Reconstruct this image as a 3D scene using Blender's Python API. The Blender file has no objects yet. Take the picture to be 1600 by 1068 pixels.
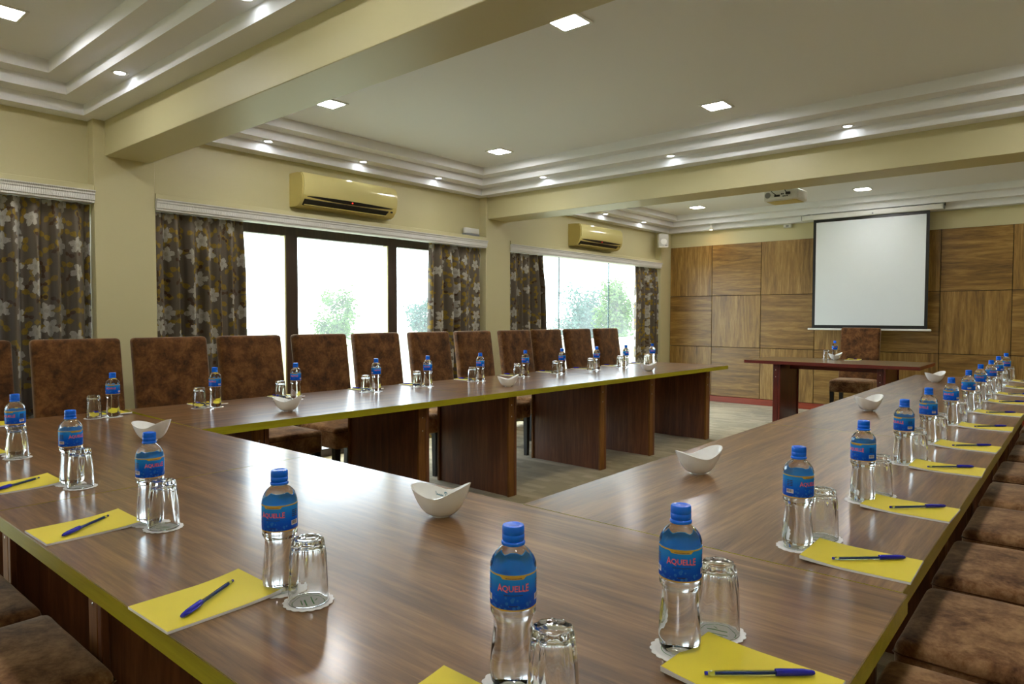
import bpy, bmesh, math, random
from math import sin, cos, pi, radians, sqrt, atan2
from mathutils import Vector, Matrix, noise

random.seed(7)
SC = bpy.context.scene
COL = SC.collection

# ------------------------------------------------------------------ camera
cam_d = bpy.data.cameras.new('camera')
cam = bpy.data.objects.new('camera', cam_d)
COL.objects.link(cam)
cam_d.sensor_width = 36.0
cam_d.lens = 1058.1 / 1600 * 36
cam_d.clip_start = 0.02
cam_d.clip_end = 400
_yaw, _pitch, _roll = -0.70469, -0.0370, 0.00142
_f = Vector((sin(_yaw) * cos(_pitch), cos(_yaw) * cos(_pitch), sin(_pitch)))
_r = Vector((cos(_yaw), -sin(_yaw), 0))
_u = _r.cross(_f)
_r2 = _r * cos(_roll) + _u * sin(_roll)
_u2 = -_r * sin(_roll) + _u * cos(_roll)
cam.matrix_world = Matrix(((_r2.x, _u2.x, -_f.x, 0), (_r2.y, _u2.y, -_f.y, 0),
                           (_r2.z, _u2.z, -_f.z, 1.25), (0, 0, 0, 1)))
SC.camera = cam

# ------------------------------------------------------------------ world, exposure
world = bpy.data.worlds.new('world')
SC.world = world
world.use_nodes = True
wn = world.node_tree.nodes
wn['Background'].inputs[0].default_value = (0.80, 0.90, 1.0, 1)
wn['Background'].inputs[1].default_value = 7.5
SC.view_settings.view_transform = 'Standard'
SC.view_settings.look = 'None'
SC.view_settings.gamma = 1
SC.view_settings.use_curve_mapping = False
SC.view_settings.exposure = 0.42
LED = 95.0          # ceiling panel emission
SPOT = 26.0        # small downlight emission

# ------------------------------------------------------------------ room numbers
XW, XC, XR = -5.05, -4.95, 0.95       # window wall, column face, right wall
YB, YF = -2.2, 9.6                    # back wall, far wall
ZC = 2.53                             # lowest soffit
BEAM1, BEAM2, ZBEAM = (1.69, 1.97), (5.42, 5.75), 2.302
WINX = -5.2
ZT = 0.75                             # table top

for (ya, yb) in ((-1.9, 1.62), (2.0, 5.39), (5.79, 9.3)):     # sky portals in the window openings
    ld = bpy.data.lights.new('window_portal', 'AREA')
    ld.shape = 'RECTANGLE'; ld.size = 2.0; ld.size_y = yb - ya
    ld.cycles.is_portal = True
    lo = bpy.data.objects.new('window_portal', ld)
    COL.objects.link(lo)
    lo.location = (WINX - 0.08, (ya + yb) / 2, 1.0)
    lo.rotation_euler = (0, -pi / 2, 0)

# ------------------------------------------------------------------ helpers
def lin(r, g, b):
    def f(c):
        c /= 255.0
        return c / 12.92 if c <= 0.04045 else ((c + 0.055) / 1.055) ** 2.4
    return (f(r), f(g), f(b), 1.0)

def new_obj(name, me, parent=None, mat=None, loc=None, rot=None):
    o = bpy.data.objects.new(name, me)
    COL.objects.link(o)
    if mat is not None and me is not None and not me.materials:
        me.materials.append(mat)
    if parent is not None:
        o.parent = parent
    if loc is not None: o.location = loc
    if rot is not None: o.rotation_euler = rot
    return o

def bm_mesh(bm, name='m', smooth=False, angle=None):
    me = bpy.data.meshes.new(name)
    bmesh.ops.recalc_face_normals(bm, faces=bm.faces)
    bm.to_mesh(me); bm.free()
    if smooth:
        for p in me.polygons: p.use_smooth = True
        if angle is not None:
            try: me.set_sharp_from_angle(angle=radians(angle))
            except Exception: pass
    return me

def box(bm, x0, x1, y0, y1, z0, z1):
    v = [bm.verts.new(p) for p in ((x0, y0, z0), (x1, y0, z0), (x1, y1, z0), (x0, y1, z0),
                                   (x0, y0, z1), (x1, y0, z1), (x1, y1, z1), (x0, y1, z1))]
    return [bm.faces.new([v[i] for i in q]) for q in ((3, 2, 1, 0), (4, 5, 6, 7), (0, 1, 5, 4), (1, 2, 6, 5), (2, 3, 7, 6), (3, 0, 4, 7))]

def box_mesh(x0, x1, y0, y1, z0, z1, bevel=0, seg=2, name='m', smooth=None):
    bm = bmesh.new()
    box(bm, x0, x1, y0, y1, z0, z1)
    if bevel:
        bmesh.ops.bevel(bm, geom=bm.edges[:] , offset=bevel, segments=seg, profile=0.5, affect='EDGES')
    return bm_mesh(bm, name, smooth=bool(bevel) if smooth is None else smooth, angle=40)

def part_box(name, parent, mat, x0, x1, y0, y1, z0, z1, bevel=0, seg=2):
    return new_obj(name, box_mesh(x0, x1, y0, y1, z0, z1, bevel, seg, name), parent, mat)

def lathe(prof, n=32, name='m', rfun=None, closed=True, angle=50):
    """prof: list of (r, z) from bottom centre to top centre (r=0 ends are poled)"""
    bm = bmesh.new()
    rings = []
    for (r, z) in prof:
        if r <= 1e-6:
            rings.append([bm.verts.new((0, 0, z))])
        else:
            ring = []
            for i in range(n):
                a = 2 * pi * i / n
                rr = rfun(r, z, a) if rfun else r
                ring.append(bm.verts.new((rr * cos(a), rr * sin(a), z)))
            rings.append(ring)
    for A, B in zip(rings, rings[1:]):
        for i in range(n):
            j = (i + 1) % n
            if len(A) == 1 and len(B) > 1: bm.faces.new((A[0], B[j], B[i]))
            elif len(B) == 1 and len(A) > 1: bm.faces.new((A[i], A[j], B[0]))
            elif len(A) > 1: bm.faces.new((A[i], A[j], B[j], B[i]))
    return bm_mesh(bm, name, True, angle)

def tube(bm, pts, r, n=8, cap=True):
    pts = [Vector(p) for p in pts]
    rings = []
    for i, p in enumerate(pts):
        d = (pts[min(i + 1, len(pts) - 1)] - pts[max(i - 1, 0)]).normalized()
        a = d.orthogonal().normalized() if i == 0 else (rings[-1][1] - d * rings[-1][1].dot(d)).normalized()
        b = d.cross(a)
        rr = r[i] if isinstance(r, (list, tuple)) else r
        rings.append(([bm.verts.new(p + (a * cos(2 * pi * k / n) + b * sin(2 * pi * k / n)) * rr) for k in range(n)], a))
    for (A, _), (B, _) in zip(rings, rings[1:]):
        for k in range(n): bm.faces.new((A[k], A[(k + 1) % n], B[(k + 1) % n], B[k]))
    if cap:
        bm.faces.new(rings[0][0][::-1]); bm.faces.new(rings[-1][0])

def thing(name, label, cat, loc=(0, 0, 0), rz=0.0, group=None):
    o = bpy.data.objects.new(name, None)
    COL.objects.link(o)
    o.empty_display_size = 0.05
    o.location = loc; o.rotation_euler = (0, 0, rz)
    o['label'] = label; o['category'] = cat
    if group: o['group'] = group
    return o

def struct(o, label=None):
    o['kind'] = 'structure'
    if label: o['label'] = label
    return o

def copy_tree(root, label, loc, rz=0.0):
    kids = list(root.children)
    r = root.copy(); COL.objects.link(r)
    r.location = loc; r.rotation_euler = (0, 0, rz); r['label'] = label
    for ch in kids:
        c = ch.copy(); COL.objects.link(c); c.parent = r
        for g in ch.children:
            d = g.copy(); COL.objects.link(d); d.parent = c
    return r

ORD = ['first', 'second', 'third', 'fourth', 'fifth', 'sixth', 'seventh', 'eighth', 'ninth', 'tenth', 'eleventh', 'twelfth']

# ------------------------------------------------------------------ materials
class NT:
    def __init__(self, name):
        self.m = bpy.data.materials.new(name); self.m.use_nodes = True
        self.t = self.m.node_tree
        self.b = self.t.nodes['Principled BSDF']
        self.out = self.t.nodes['Material Output']
    def n(self, typ, **kw):
        x = self.t.nodes.new(typ)
        for k, v in kw.items(): setattr(x, k, v)
        return x
    def l(self, a, b): self.t.links.new(a, b)
    def math(self, op, a, b=None, clamp=False):
        x = self.n('ShaderNodeMath', operation=op); x.use_clamp = clamp
        for i, v in enumerate((a, b)):
            if v is None: continue
            if isinstance(v, (int, float)): x.inputs[i].default_value = v
            else: self.l(v, x.inputs[i])
        return x.outputs[0]
    def mix(self, fac, a, b):
        x = self.n('ShaderNodeMix', data_type='RGBA')
        for i, v in ((0, fac), (6, a), (7, b)):
            if isinstance(v, (int, float)): x.inputs[i].default_value = v
            elif isinstance(v, tuple): x.inputs[i].default_value = v
            else: self.l(v, x.inputs[i])
        return x.outputs[2]
    def ramp(self, fac, stops):
        x = self.n('ShaderNodeValToRGB')
        e = x.color_ramp.elements
        while len(e) < len(stops): e.new(0.5)
        for el, (p, c) in zip(e, stops): el.position = p; el.color = c
        self.l(fac, x.inputs[0])
        return x.outputs[0]
    def noise(self, vec, scale, detail=4, dist=0.0, rough=0.55):
        x = self.n('ShaderNodeTexNoise')
        x.inputs['Scale'].default_value = scale; x.inputs['Detail'].default_value = detail
        x.inputs['Distortion'].default_value = dist; x.inputs['Roughness'].default_value = rough
        if vec is not None: self.l(vec, x.inputs['Vector'])
        return x.outputs[0]
    def coord(self, which='Object'):
        return self.n('ShaderNodeTexCoord').outputs[which]
    def mapping(self, vec, scale=(1, 1, 1), rot=(0, 0, 0), loc=None):
        x = self.n('ShaderNodeMapping')
        x.inputs['Scale'].default_value = scale; x.inputs['Rotation'].default_value = rot
        self.l(vec, x.inputs['Vector'])
        if loc is not None: self.l(loc, x.inputs['Location'])
        return x.outputs[0]
    def bump(self, h, strength=0.2, dist=0.002):
        x = self.n('ShaderNodeBump')
        x.inputs['Strength'].default_value = strength; x.inputs['Distance'].default_value = dist
        self.l(h, x.inputs['Height']); self.l(x.outputs[0], self.b.inputs['Normal'])
    def set(self, **kw):
        for k, v in kw.items():
            self.b.inputs[k.replace('_', ' ')].default_value = v
        return self

def plain(name, col, rough=0.5, **kw):
    t = NT(name)
    t.set(Base_Color=col, Roughness=rough, **kw)
    return t.m

def paint(name, col, rough=0.6, var=0.06, scale=1.3):
    t = NT(name)
    nz = t.noise(t.coord(), scale, 3)
    d = tuple(c * (1 - var) for c in col[:3]) + (1,)
    t.l(t.mix(nz, d, col), t.b.inputs['Base Color'])
    fine = t.noise(t.coord(), 180, 2)
    t.bump(fine, 0.08, 0.001)
    t.set(Roughness=rough)
    return t.m

def wood(name, dark, mid, light, axis=0, rough=0.35, coat=0.0, coat_r=0.12, stretch=14, scale=5.0, spec=0.5, contrast=1.0, bumpy=0.06, fine=0.12):
    t = NT(name)
    co = t.coord()
    rnd = t.n('ShaderNodeObjectInfo').outputs['Random']
    sh = t.n('ShaderNodeCombineXYZ')
    for i, k in enumerate((37.0, 53.0, 71.0)): t.l(t.math('MULTIPLY', rnd, k), sh.inputs[i])
    sc = [1.0, 1.0, 1.0]; sc[axis] = 1.0 / stretch
    v = t.mapping(co, tuple(sc), loc=sh.outputs[0])
    a = t.noise(v, scale * 2.2, 6, 1.4, 0.6)
    b = t.noise(v, scale * 14, 4, 0.3, 0.6)
    sc2 = [1.0, 1.0, 1.0]; sc2[axis] = 0.3
    c = t.noise(t.mapping(co, tuple(sc2), loc=sh.outputs[0]), 1.7, 2)
    sc3 = [1.0, 1.0, 1.0]; sc3[axis] = 0.5 / stretch
    d = t.noise(t.mapping(co, tuple(sc3), loc=sh.outputs[0]), scale * 34, 3, 0.2, 0.7)
    s = t.math('ADD', t.math('MULTIPLY', a, 0.52), t.math('MULTIPLY', b, 0.22))
    s = t.math('ADD', s, t.math('MULTIPLY', d, fine))
    s = t.math('ADD', s, t.math('MULTIPLY', c, 0.26 - (fine - 0.12)))
    w = 0.16 / contrast
    colr = t.ramp(s, [(0.56 - w, dark), (0.56, mid), (0.56 + w, light)])
    t.l(colr, t.b.inputs['Base Color'])
    t.set(Roughness=rough, Coat_Weight=coat, Coat_Roughness=coat_r, Specular_IOR_Level=spec)
    t.bump(b, bumpy, 0.001)
    return t.m

M = {}
M['wall'] = paint('cream_paint', lin(202, 194, 152), 0.45)
M['ceil'] = paint('white_ceiling_paint', lin(233, 234, 238), 0.7, 0.02)
M['mould'] = paint('white_moulding_paint', lin(214, 214, 212), 0.5, 0.03)
M['table'] = wood('table_laminate', lin(72, 45, 22), lin(117, 82, 47), lin(150, 112, 70), 0, 0.42, 0.8, 0.19, 12, 5.0, 0.25, 1.15, fine=0.24)
M['edge'] = wood('olive_edge_band', lin(130, 122, 12), lin(160, 152, 20), lin(182, 174, 40), 0, 0.4, 0.2, 0.2, 14, 8, 0.4, 0.8)
M['leg'] = wood('walnut_panel', lin(68, 34, 16), lin(112, 65, 36), lin(146, 94, 56), 2, 0.42, 0.15, 0.25, 14, 7, 0.4, 0.9)
M['leg_end'] = wood('golden_edge_strip', lin(92, 52, 16), lin(122, 76, 24), lin(146, 98, 36), 2, 0.6, 0.0, 0.2, 14, 9, 0.4)
M['apron'] = wood('apron_walnut', lin(40, 22, 14), lin(62, 36, 22), lin(82, 50, 32), 0, 0.5, 0.0, 0.2, 14, 7)
M['mahog'] = wood('mahogany', lin(66, 14, 8), lin(98, 24, 14), lin(122, 38, 22), 0, 0.35, 0.2, 0.2, 14, 8)
M['mahog_v'] = wood('mahogany_upright', lin(58, 14, 9), lin(92, 24, 14), lin(116, 38, 22), 2, 0.38, 0.2, 0.2, 14, 8)
M['head_top'] = wood('head_table_laminate', lin(92, 72, 44), lin(120, 97, 62), lin(142, 118, 80), 0, 0.34, 0.5, 0.14, 16, 6.5, 0.5, 0.9)
M['oak_v'] = wood('oak_panel_upright', lin(88, 62, 24), lin(138, 104, 48), lin(176, 142, 80), 2, 0.4, 0.15, 0.25, 12, 6.5, 0.45, 1.0, fine=0.2)
M['oak_h'] = wood('oak_panel_level', lin(82, 57, 22), lin(132, 98, 44), lin(172, 138, 76), 0, 0.4, 0.15, 0.25, 12, 6.5, 0.45, 1.0, fine=0.2)
M['base'] = wood('baseboard_wood', lin(110, 36, 10), lin(138, 50, 16), lin(160, 66, 24), 0, 0.4, 0.1, 0.2, 14, 7)
M['frame'] = wood('dark_window_frame', lin(34, 20, 13), lin(52, 32, 21), lin(70, 46, 32), 2, 0.4, 0.2, 0.2, 12, 8)
M['black'] = plain('black_plastic', lin(14, 14, 15), 0.35)
M['blackwood'] = plain('black_wood_leg', lin(20, 15, 12), 0.4)
M['white'] = plain('white_plastic', lin(222, 222, 218), 0.4)
M['grey'] = plain('grey_plastic', lin(128, 130, 134), 0.45)
M['metal'] = plain('screw_metal', lin(205, 200, 190), 0.3, Metallic=1.0)
M['alu'] = plain('pale_metal_strip', lin(190, 182, 140), 0.35, Metallic=0.6)
M['ac'] = plain('aged_cream_plastic', lin(216, 204, 140), 0.12)
M['ac_side'] = plain('aged_cream_plastic_side', lin(206, 190, 116), 0.35)
M['screen'] = plain('projection_fabric', lin(216, 222, 224), 0.9)
M['porcelain'] = plain('white_porcelain', lin(246, 246, 245), 0.12, Coat_Weight=0.3)
M['cap'] = plain('blue_cap_plastic', lin(0, 110, 250), 0.25)
M['pencap'] = plain('blue_pen_cap', lin(18, 22, 178), 0.25)
M['ink'] = plain('pen_ink', lin(16, 52, 150), 0.4)
M['paper'] = plain('white_paper', lin(244, 243, 246), 0.8)
M['cover'] = paint('yellow_card', lin(226, 208, 46), 0.5, 0.05, 6)
M['teal'] = plain('teal_print', lin(36, 120, 140), 0.4)
M['green'] = plain('green_print', lin(70, 140, 84), 0.7)
M['gold'] = plain('gold_print', lin(206, 168, 58), 0.35)
M['red'] = plain('red_print', lin(206, 48, 92), 0.4)
M['pink'] = plain('pink_print', lin(252, 150, 186), 0.4)
M['navy'] = plain('navy_print', lin(16, 32, 84), 0.5)
M['led_red'] = NT('red_indicator').set(Base_Color=lin(200, 40, 30), Emission_Color=lin(255, 50, 30), Emission_Strength=1.5).m
M['ledpanel'] = NT('led_diffuser').set(Base_Color=(0.9, 0.9, 0.9, 1), Emission_Color=(1.0, 0.98, 0.95, 1), Emission_Strength=LED).m
M['ledspot'] = NT('downlight_lens').set(Base_Color=(0.9, 0.9, 0.9, 1), Emission_Color=(0.93, 0.98, 1.0, 1), Emission_Strength=SPOT).m
M['ledwarm'] = NT('warm_bulb').set(Base_Color=(0.9, 0.8, 0.6, 1), Emission_Color=(1.0, 0.62, 0.3, 1), Emission_Strength=220.0).m
M['joint'] = plain('green_glass_edge', lin(30, 74, 66), 0.3)
M['stone'] = paint('pale_stone', lin(205, 196, 178), 0.8, 0.12, 3)
M['bark'] = paint('bark', lin(92, 76, 60), 0.9, 0.3, 9)

def glassy(name, col, ior, rough=0.0):
    t = NT(name)
    t.set(Base_Color=col, Roughness=rough, IOR=ior, Transmission_Weight=1.0)
    return t.m
M['water'] = glassy('water_bottle_plastic', (0.93, 0.975, 1.0, 1), 1.33)
M['glass'] = glassy('clear_glass', (0.985, 0.99, 0.985, 1), 1.45)
M['penclear'] = glassy('pen_barrel_plastic', (0.70, 0.80, 0.72, 1), 1.3, 0.08)

def pane_mat():
    t = NT('window_glass')
    tr = t.n('ShaderNodeBsdfTransparent'); tr.inputs[0].default_value = (0.965, 0.985, 0.975, 1)
    gl = t.n('ShaderNodeBsdfGlossy'); gl.inputs['Roughness'].default_value = 0.01
    df = t.n('ShaderNodeBsdfTranslucent'); df.inputs[0].default_value = (0.9, 0.95, 0.95, 1)
    m1 = t.n('ShaderNodeMixShader'); m2 = t.n('ShaderNodeMixShader')
    nz = t.noise(t.coord(), 1.6, 3)
    t.l(t.math('MULTIPLY', nz, 0.10), m1.inputs[0])
    t.l(tr.outputs[0], m1.inputs[1]); t.l(df.outputs[0], m1.inputs[2])
    lw = t.n('ShaderNodeLayerWeight'); lw.inputs[0].default_value = 0.5
    t.l(t.math('ADD', t.math('MULTIPLY', t.math('POWER', lw.outputs['Facing'], 5.0), 0.3), 0.03), m2.inputs[0])
    t.l(m1.outputs[0], m2.inputs[1]); t.l(gl.outputs[0], m2.inputs[2])
    t.l(m2.outputs[0], t.out.inputs['Surface'])
    return t.m
M['pane'] = pane_mat()

def suede_mat(name, c0, c1, c2, sc_=11):
    t = NT(name)
    co = t.coord()
    rnd = t.n('ShaderNodeObjectInfo').outputs['Random']
    sh = t.n('ShaderNodeCombineXYZ')
    for i, k in enumerate((17.0, 23.0, 31.0)): t.l(t.math('MULTIPLY', rnd, k), sh.inputs[i])
    v = t.mapping(co, loc=sh.outputs[0])
    a = t.noise(v, sc_, 8, 0.3, 0.72)
    b = t.noise(v, 70, 3, 0, 0.6)
    s = t.math('ADD', t.math('MULTIPLY', a, 0.8), t.math('MULTIPLY', b, 0.2))
    t.l(t.ramp(s, [(0.38, lin(*c0)), (0.5, lin(*c1)), (0.62, lin(*c2))]), t.b.inputs['Base Color'])
    t.set(Roughness=0.85, Sheen_Weight=0.55, Sheen_Roughness=0.35, Sheen_Tint=(1.0, 0.84, 0.62, 1), Specular_IOR_Level=0.25)
    t.bump(a, 0.25, 0.006)
    return t.m
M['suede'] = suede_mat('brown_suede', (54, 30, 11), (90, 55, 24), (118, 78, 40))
M['seat'] = suede_mat('lit_seat_suede', (86, 52, 30), (146, 106, 70), (190, 150, 106), 8)  # lighter copy of the chair suede, window light on the seats painted in

def carpet_mat():
    t = NT('patterned_carpet')
    co = t.coord()
    br = t.n('ShaderNodeTexBrick')
    br.inputs['Scale'].default_value = 3.2; br.inputs['Mortar Size'].default_value = 0.0
    br.inputs['Color1'].default_value = (0, 0, 0, 1); br.inputs['Color2'].default_value = (1, 1, 1, 1)
    br.inputs['Brick Width'].default_value = 0.62; br.inputs['Row Height'].default_value = 0.2
    t.l(co, br.inputs['Vector'])
    a = t.noise(t.mapping(co, (1, 3.0, 1)), 3.2, 4, 0.6)
    b = t.noise(co, 240, 2)
    s = t.math('ADD', t.math('MULTIPLY', br.outputs[0], 0.34), t.math('MULTIPLY', a, 0.5))
    s = t.math('ADD', s, t.math('MULTIPLY', b, 0.22))
    t.l(t.ramp(s, [(0.2, lin(104, 92, 46)), (0.5, lin(146, 128, 80)), (0.8, lin(180, 160, 118))]), t.b.inputs['Base Color'])
    t.set(Roughness=0.95, Sheen_Weight=0.3, Sheen_Roughness=0.5)
    t.bump(b, 0.5, 0.004)
    return t.m
M['carpet'] = carpet_mat()

def curtain_mat():
    t = NT('floral_curtain_fabric')
    uv = t.coord('UV')
    nz_ = t.noise(t.mapping(uv, (1, 1, 1)), 60, 3)
    streak = t.noise(t.mapping(uv, (1, 0.25, 1)), 260, 2)
    def petals(scale, seed_off, n, r0, dr, sel, pw=1.0, sx=1.0, sy=1.0):
        mp = t.mapping(uv, (sx, sy, 1)); add = t.n('ShaderNodeVectorMath', operation='ADD')
        t.l(mp, add.inputs[0]); add.inputs[1].default_value = (seed_off, seed_off * 0.7, 0)
        vo = t.n('ShaderNodeTexVoronoi', voronoi_dimensions='2D')
        vo.inputs['Scale'].default_value = scale; vo.inputs['Randomness'].default_value = 0.6
        t.l(add.outputs[0], vo.inputs['Vector'])
        sb = t.n('ShaderNodeVectorMath', operation='SUBTRACT')
        t.l(add.outputs[0], sb.inputs[0]); t.l(vo.outputs['Position'], sb.inputs[1])
        sp = t.n('ShaderNodeSeparateXYZ'); t.l(sb.outputs[0], sp.inputs[0])
        cs = t.n('ShaderNodeSeparateColor'); t.l(vo.outputs['Color'], cs.inputs[0])
        ang = t.math('ARCTAN2', sp.outputs[1], sp.outputs[0])
        ang = t.math('ADD', ang, t.math('MULTIPLY', cs.outputs[1], 6.28))
        rad = t.math('ADD', t.math('MULTIPLY', t.math('POWER', t.math('ABSOLUTE', t.math('COSINE', t.math('MULTIPLY', ang, n))), pw), dr), r0)
        inside = t.math('LESS_THAN', t.math('ADD', vo.outputs['Distance'], t.math('MULTIPLY', t.math('SUBTRACT', nz_, 0.5), 0.30)), rad)
        pick = t.math('GREATER_THAN', cs.outputs[0], sel)
        core = t.math('LESS_THAN', vo.outputs['Distance'], r0 * 0.5)
        return t.math('MULTIPLY', inside, pick), t.math('MULTIPLY', core, pick)
    fl, core = petals(7.4, 3.1, 2.5, 0.22, 0.20, 0.56)
    l1, _ = petals(10.0, 9.4, 1.0, 0.01, 0.46, 0.12, 2.2)
    l2, _ = petals(12.5, 21.7, 1.0, 0.01, 0.38, 0.66, 2.2)
    wv = t.noise(t.mapping(uv, (1, 1, 1)), 420, 2)
    base = t.mix(wv, lin(86, 76, 64), lin(112, 102, 88))
    c = t.mix(l1, base, t.mix(streak, lin(112, 88, 20), lin(168, 142, 56)))
    c = t.mix(l2, c, lin(74, 50, 28))
    c = t.mix(fl, c, t.mix(streak, lin(140, 134, 120), lin(206, 204, 196)))
    c = t.mix(t.math('MULTIPLY', core, 0.35), c, lin(120, 108, 84))
    t.l(c, t.b.inputs['Base Color'])
    t.set(Roughness=0.55, Sheen_Weight=0.3, Sheen_Roughness=0.4, Specular_IOR_Level=0.4)
    t.bump(wv, 0.15, 0.0006)
    return t.m
M['curtain'] = curtain_mat()

def label_mat():
    t = NT('blue_bottle_label')
    sp = t.n('ShaderNodeSeparateXYZ'); co = t.coord(); t.l(co, sp.inputs[0])
    z = sp.outputs[2]
    f = t.n('ShaderNodeMapRange'); f.inputs[1].default_value = 0.112; f.inputs[2].default_value = 0.160
    t.l(z, f.inputs[0])
    c = t.ramp(f.outputs[0], [(0.0, lin(4, 78, 214)), (0.4, lin(8, 112, 240)), (1.0, lin(50, 184, 252))])
    vo = t.n('ShaderNodeTexVoronoi'); vo.inputs['Scale'].default_value = 150
    t.l(co, vo.inputs['Vector'])
    bub = t.math('MULTIPLY', t.math('LESS_THAN', vo.outputs['Distance'], 0.34), t.math('LESS_THAN', f.outputs[0], 0.42))
    c = t.mix(t.math('MULTIPLY', bub, 0.55), c, lin(60, 160, 240))
    t.l(c, t.b.inputs['Base Color'])
    t.set(Roughness=0.25)
    tl = t.n('ShaderNodeBsdfTranslucent'); t.l(c, tl.inputs[0])
    mx = t.n('ShaderNodeMixShader'); mx.inputs[0].default_value = 0.45
    t.l(t.b.outputs[0], mx.inputs[1]); t.l(tl.outputs[0], mx.inputs[2])
    t.l(mx.outputs[0], t.out.inputs['Surface'])
    return t.m
M['label'] = label_mat()
def label_back_mat():
    t = NT('pale_blue_label_back')
    t.set(Base_Color=lin(120, 204, 255), Roughness=0.4)
    tl = t.n('ShaderNodeBsdfTranslucent'); tl.inputs[0].default_value = lin(190, 232, 255)
    mx = t.n('ShaderNodeMixShader'); mx.inputs[0].default_value = 0.6
    t.l(t.b.outputs[0], mx.inputs[1]); t.l(tl.outputs[0], mx.inputs[2])
    t.l(mx.outputs[0], t.out.inputs['Surface'])
    return t.m
M['label_back'] = label_back_mat()

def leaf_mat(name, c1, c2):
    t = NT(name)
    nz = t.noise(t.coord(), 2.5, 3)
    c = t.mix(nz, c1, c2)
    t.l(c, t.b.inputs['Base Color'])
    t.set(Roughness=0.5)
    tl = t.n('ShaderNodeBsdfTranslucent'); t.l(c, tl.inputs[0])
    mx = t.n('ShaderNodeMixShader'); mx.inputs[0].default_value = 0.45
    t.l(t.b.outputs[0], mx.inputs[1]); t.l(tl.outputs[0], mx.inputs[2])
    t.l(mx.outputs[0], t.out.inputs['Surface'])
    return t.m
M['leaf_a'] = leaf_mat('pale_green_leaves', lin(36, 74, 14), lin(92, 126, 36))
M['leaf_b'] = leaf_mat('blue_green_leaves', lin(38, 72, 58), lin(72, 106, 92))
def lawn_mat():
    t = NT('sunlit_lawn')
    nz = t.noise(t.coord(), 0.8, 5)
    t.l(t.mix(nz, lin(134, 138, 108), lin(168, 168, 140)), t.b.inputs['Base Color'])
    t.set(Roughness=0.9)
    return t.m
M['lawn'] = lawn_mat()

# ================================================================== STRUCTURE
struct(new_obj('floor', box_mesh(-5.3, XR + 0.2, YB - 0.2, YF + 0.2, -0.12, 0), None, M['carpet']))
# outside ground
struct(new_obj('ground', box_mesh(-70, -5.3, -40, 70, -0.4, -0.12), None, M['lawn']))

# window wall: header above the openings
hdr = bmesh.new()
box(hdr, -5.3, XW, YB, YF + 0.2, 2.02, 3.0)
box(hdr, -5.3, XW, YB - 0.2, -1.9, 0, 2.02)
struct(new_obj('wall_left', bm_mesh(hdr), None, M['wall']))
for (y0, y1) in ((-2.2, -1.9), (1.62, 2.0), (5.39, 5.79), (9.3, YF + 0.02)):
    struct(new_obj('column', box_mesh(-5.3, XC, y0, y1, 0, ZC + 0.02, 0.004, 1), None, M['wall']))
struct(new_obj('wall_right', box_mesh(XR, XR + 0.2, YB, YF + 0.2, 0, 3.0), None, M['wall']))
struct(new_obj('wall_back', box_mesh(-5.3, XR + 0.2, YB - 0.2, YB, 0, 3.0), None, M['wall']))

# far wall with oak panels
wf = struct(new_obj('wall_far', box_mesh(XW, XR, YF + 0.022, YF + 0.2, 0, 3.0), None, M['wall']))
PX = [-4.945, -4.268, -3.54, -2.812, -2.085, -1.372, -0.668, 0.06, 0.945]
PZ = [0.086, 0.812, 1.566, 2.314]
pan_cache = {}
for i in range(8):
    for j in range(3):
        w, h = PX[i + 1] - PX[i], PZ[j + 1] - PZ[j]
        up = (i + j) % 2 == 0
        g = 0.0035
        me = box_mesh(g, w - g, 0, 0.02, g, h - g, 0.0015, 1, 'wood_panel')
        new_obj('wood_panel', me, wf, M['oak_v'] if up else M['oak_h'], (PX[i], YF + 0.0 + random.uniform(-0.001, 0.001), PZ[j]))
back = new_obj('panel_backing', box_mesh(-4.945, 0.945, YF + 0.02, YF + 0.0225, 0.08, 2.314), wf, plain('dark_joint', lin(40, 26, 14), 0.8))
struct(new_obj('baseboard_far', box_mesh(-4.945, XR, YF - 0.014, YF + 0.02, 0, 0.085, 0.003, 1), None, M['base']))
struct(new_obj('baseboard_right', box_mesh(XR - 0.014, XR, YB, YF - 0.014, 0, 0.085, 0.003, 1), None, M['base']))

# ceilings: stepped coffers in three bays
OFF = [0.0, 0.13, 0.265, 0.39]
ZS = [ZC, ZC + 0.07, ZC + 0.14, ZC + 0.215]
def coffer(name, x0, x1, y0, y1):
    bm = bmesh.new()
    def rect(o, z): return [bm.verts.new(p) for p in ((x0 + o, y0 + o, z), (x1 - o, y0 + o, z), (x1 - o, y1 - o, z), (x0 + o, y1 - o, z))]
    R = []
    for k in range(4):
        if k: R.append(rect(OFF[k], ZS[k - 1])); R.append(rect(OFF[k], ZS[k]))
        else: R.append(rect(0, ZS[0]))
    for A, B in zip(R, R[1:]):
        for i in range(4): bm.faces.new((A[i], B[i], B[(i + 1) % 4], A[(i + 1) % 4]))
    bm.faces.new(R[-1])
    top = rect(0, 3.0)
    for i in range(4): bm.faces.new((R[0][i], R[0][(i + 1) % 4], top[(i + 1) % 4], top[i]))
    bm.faces.new(top[::-1])
    return struct(new_obj(name, bm_mesh(bm), None, M['ceil']))
BAYS = [(YB, BEAM1[0]), (BEAM1[1], BEAM2[0]), (BEAM2[1], YF + 0.02)]
for (a, b) in BAYS: coffer('ceiling', XW, XR, a, b)
for (a, b) in (BEAM1, BEAM2):
    struct(new_obj('ceiling_beam', box_mesh(XW + 0.02, XR, a, b, ZBEAM, 3.0, 0.003, 1), None, M['wall']))

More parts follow.
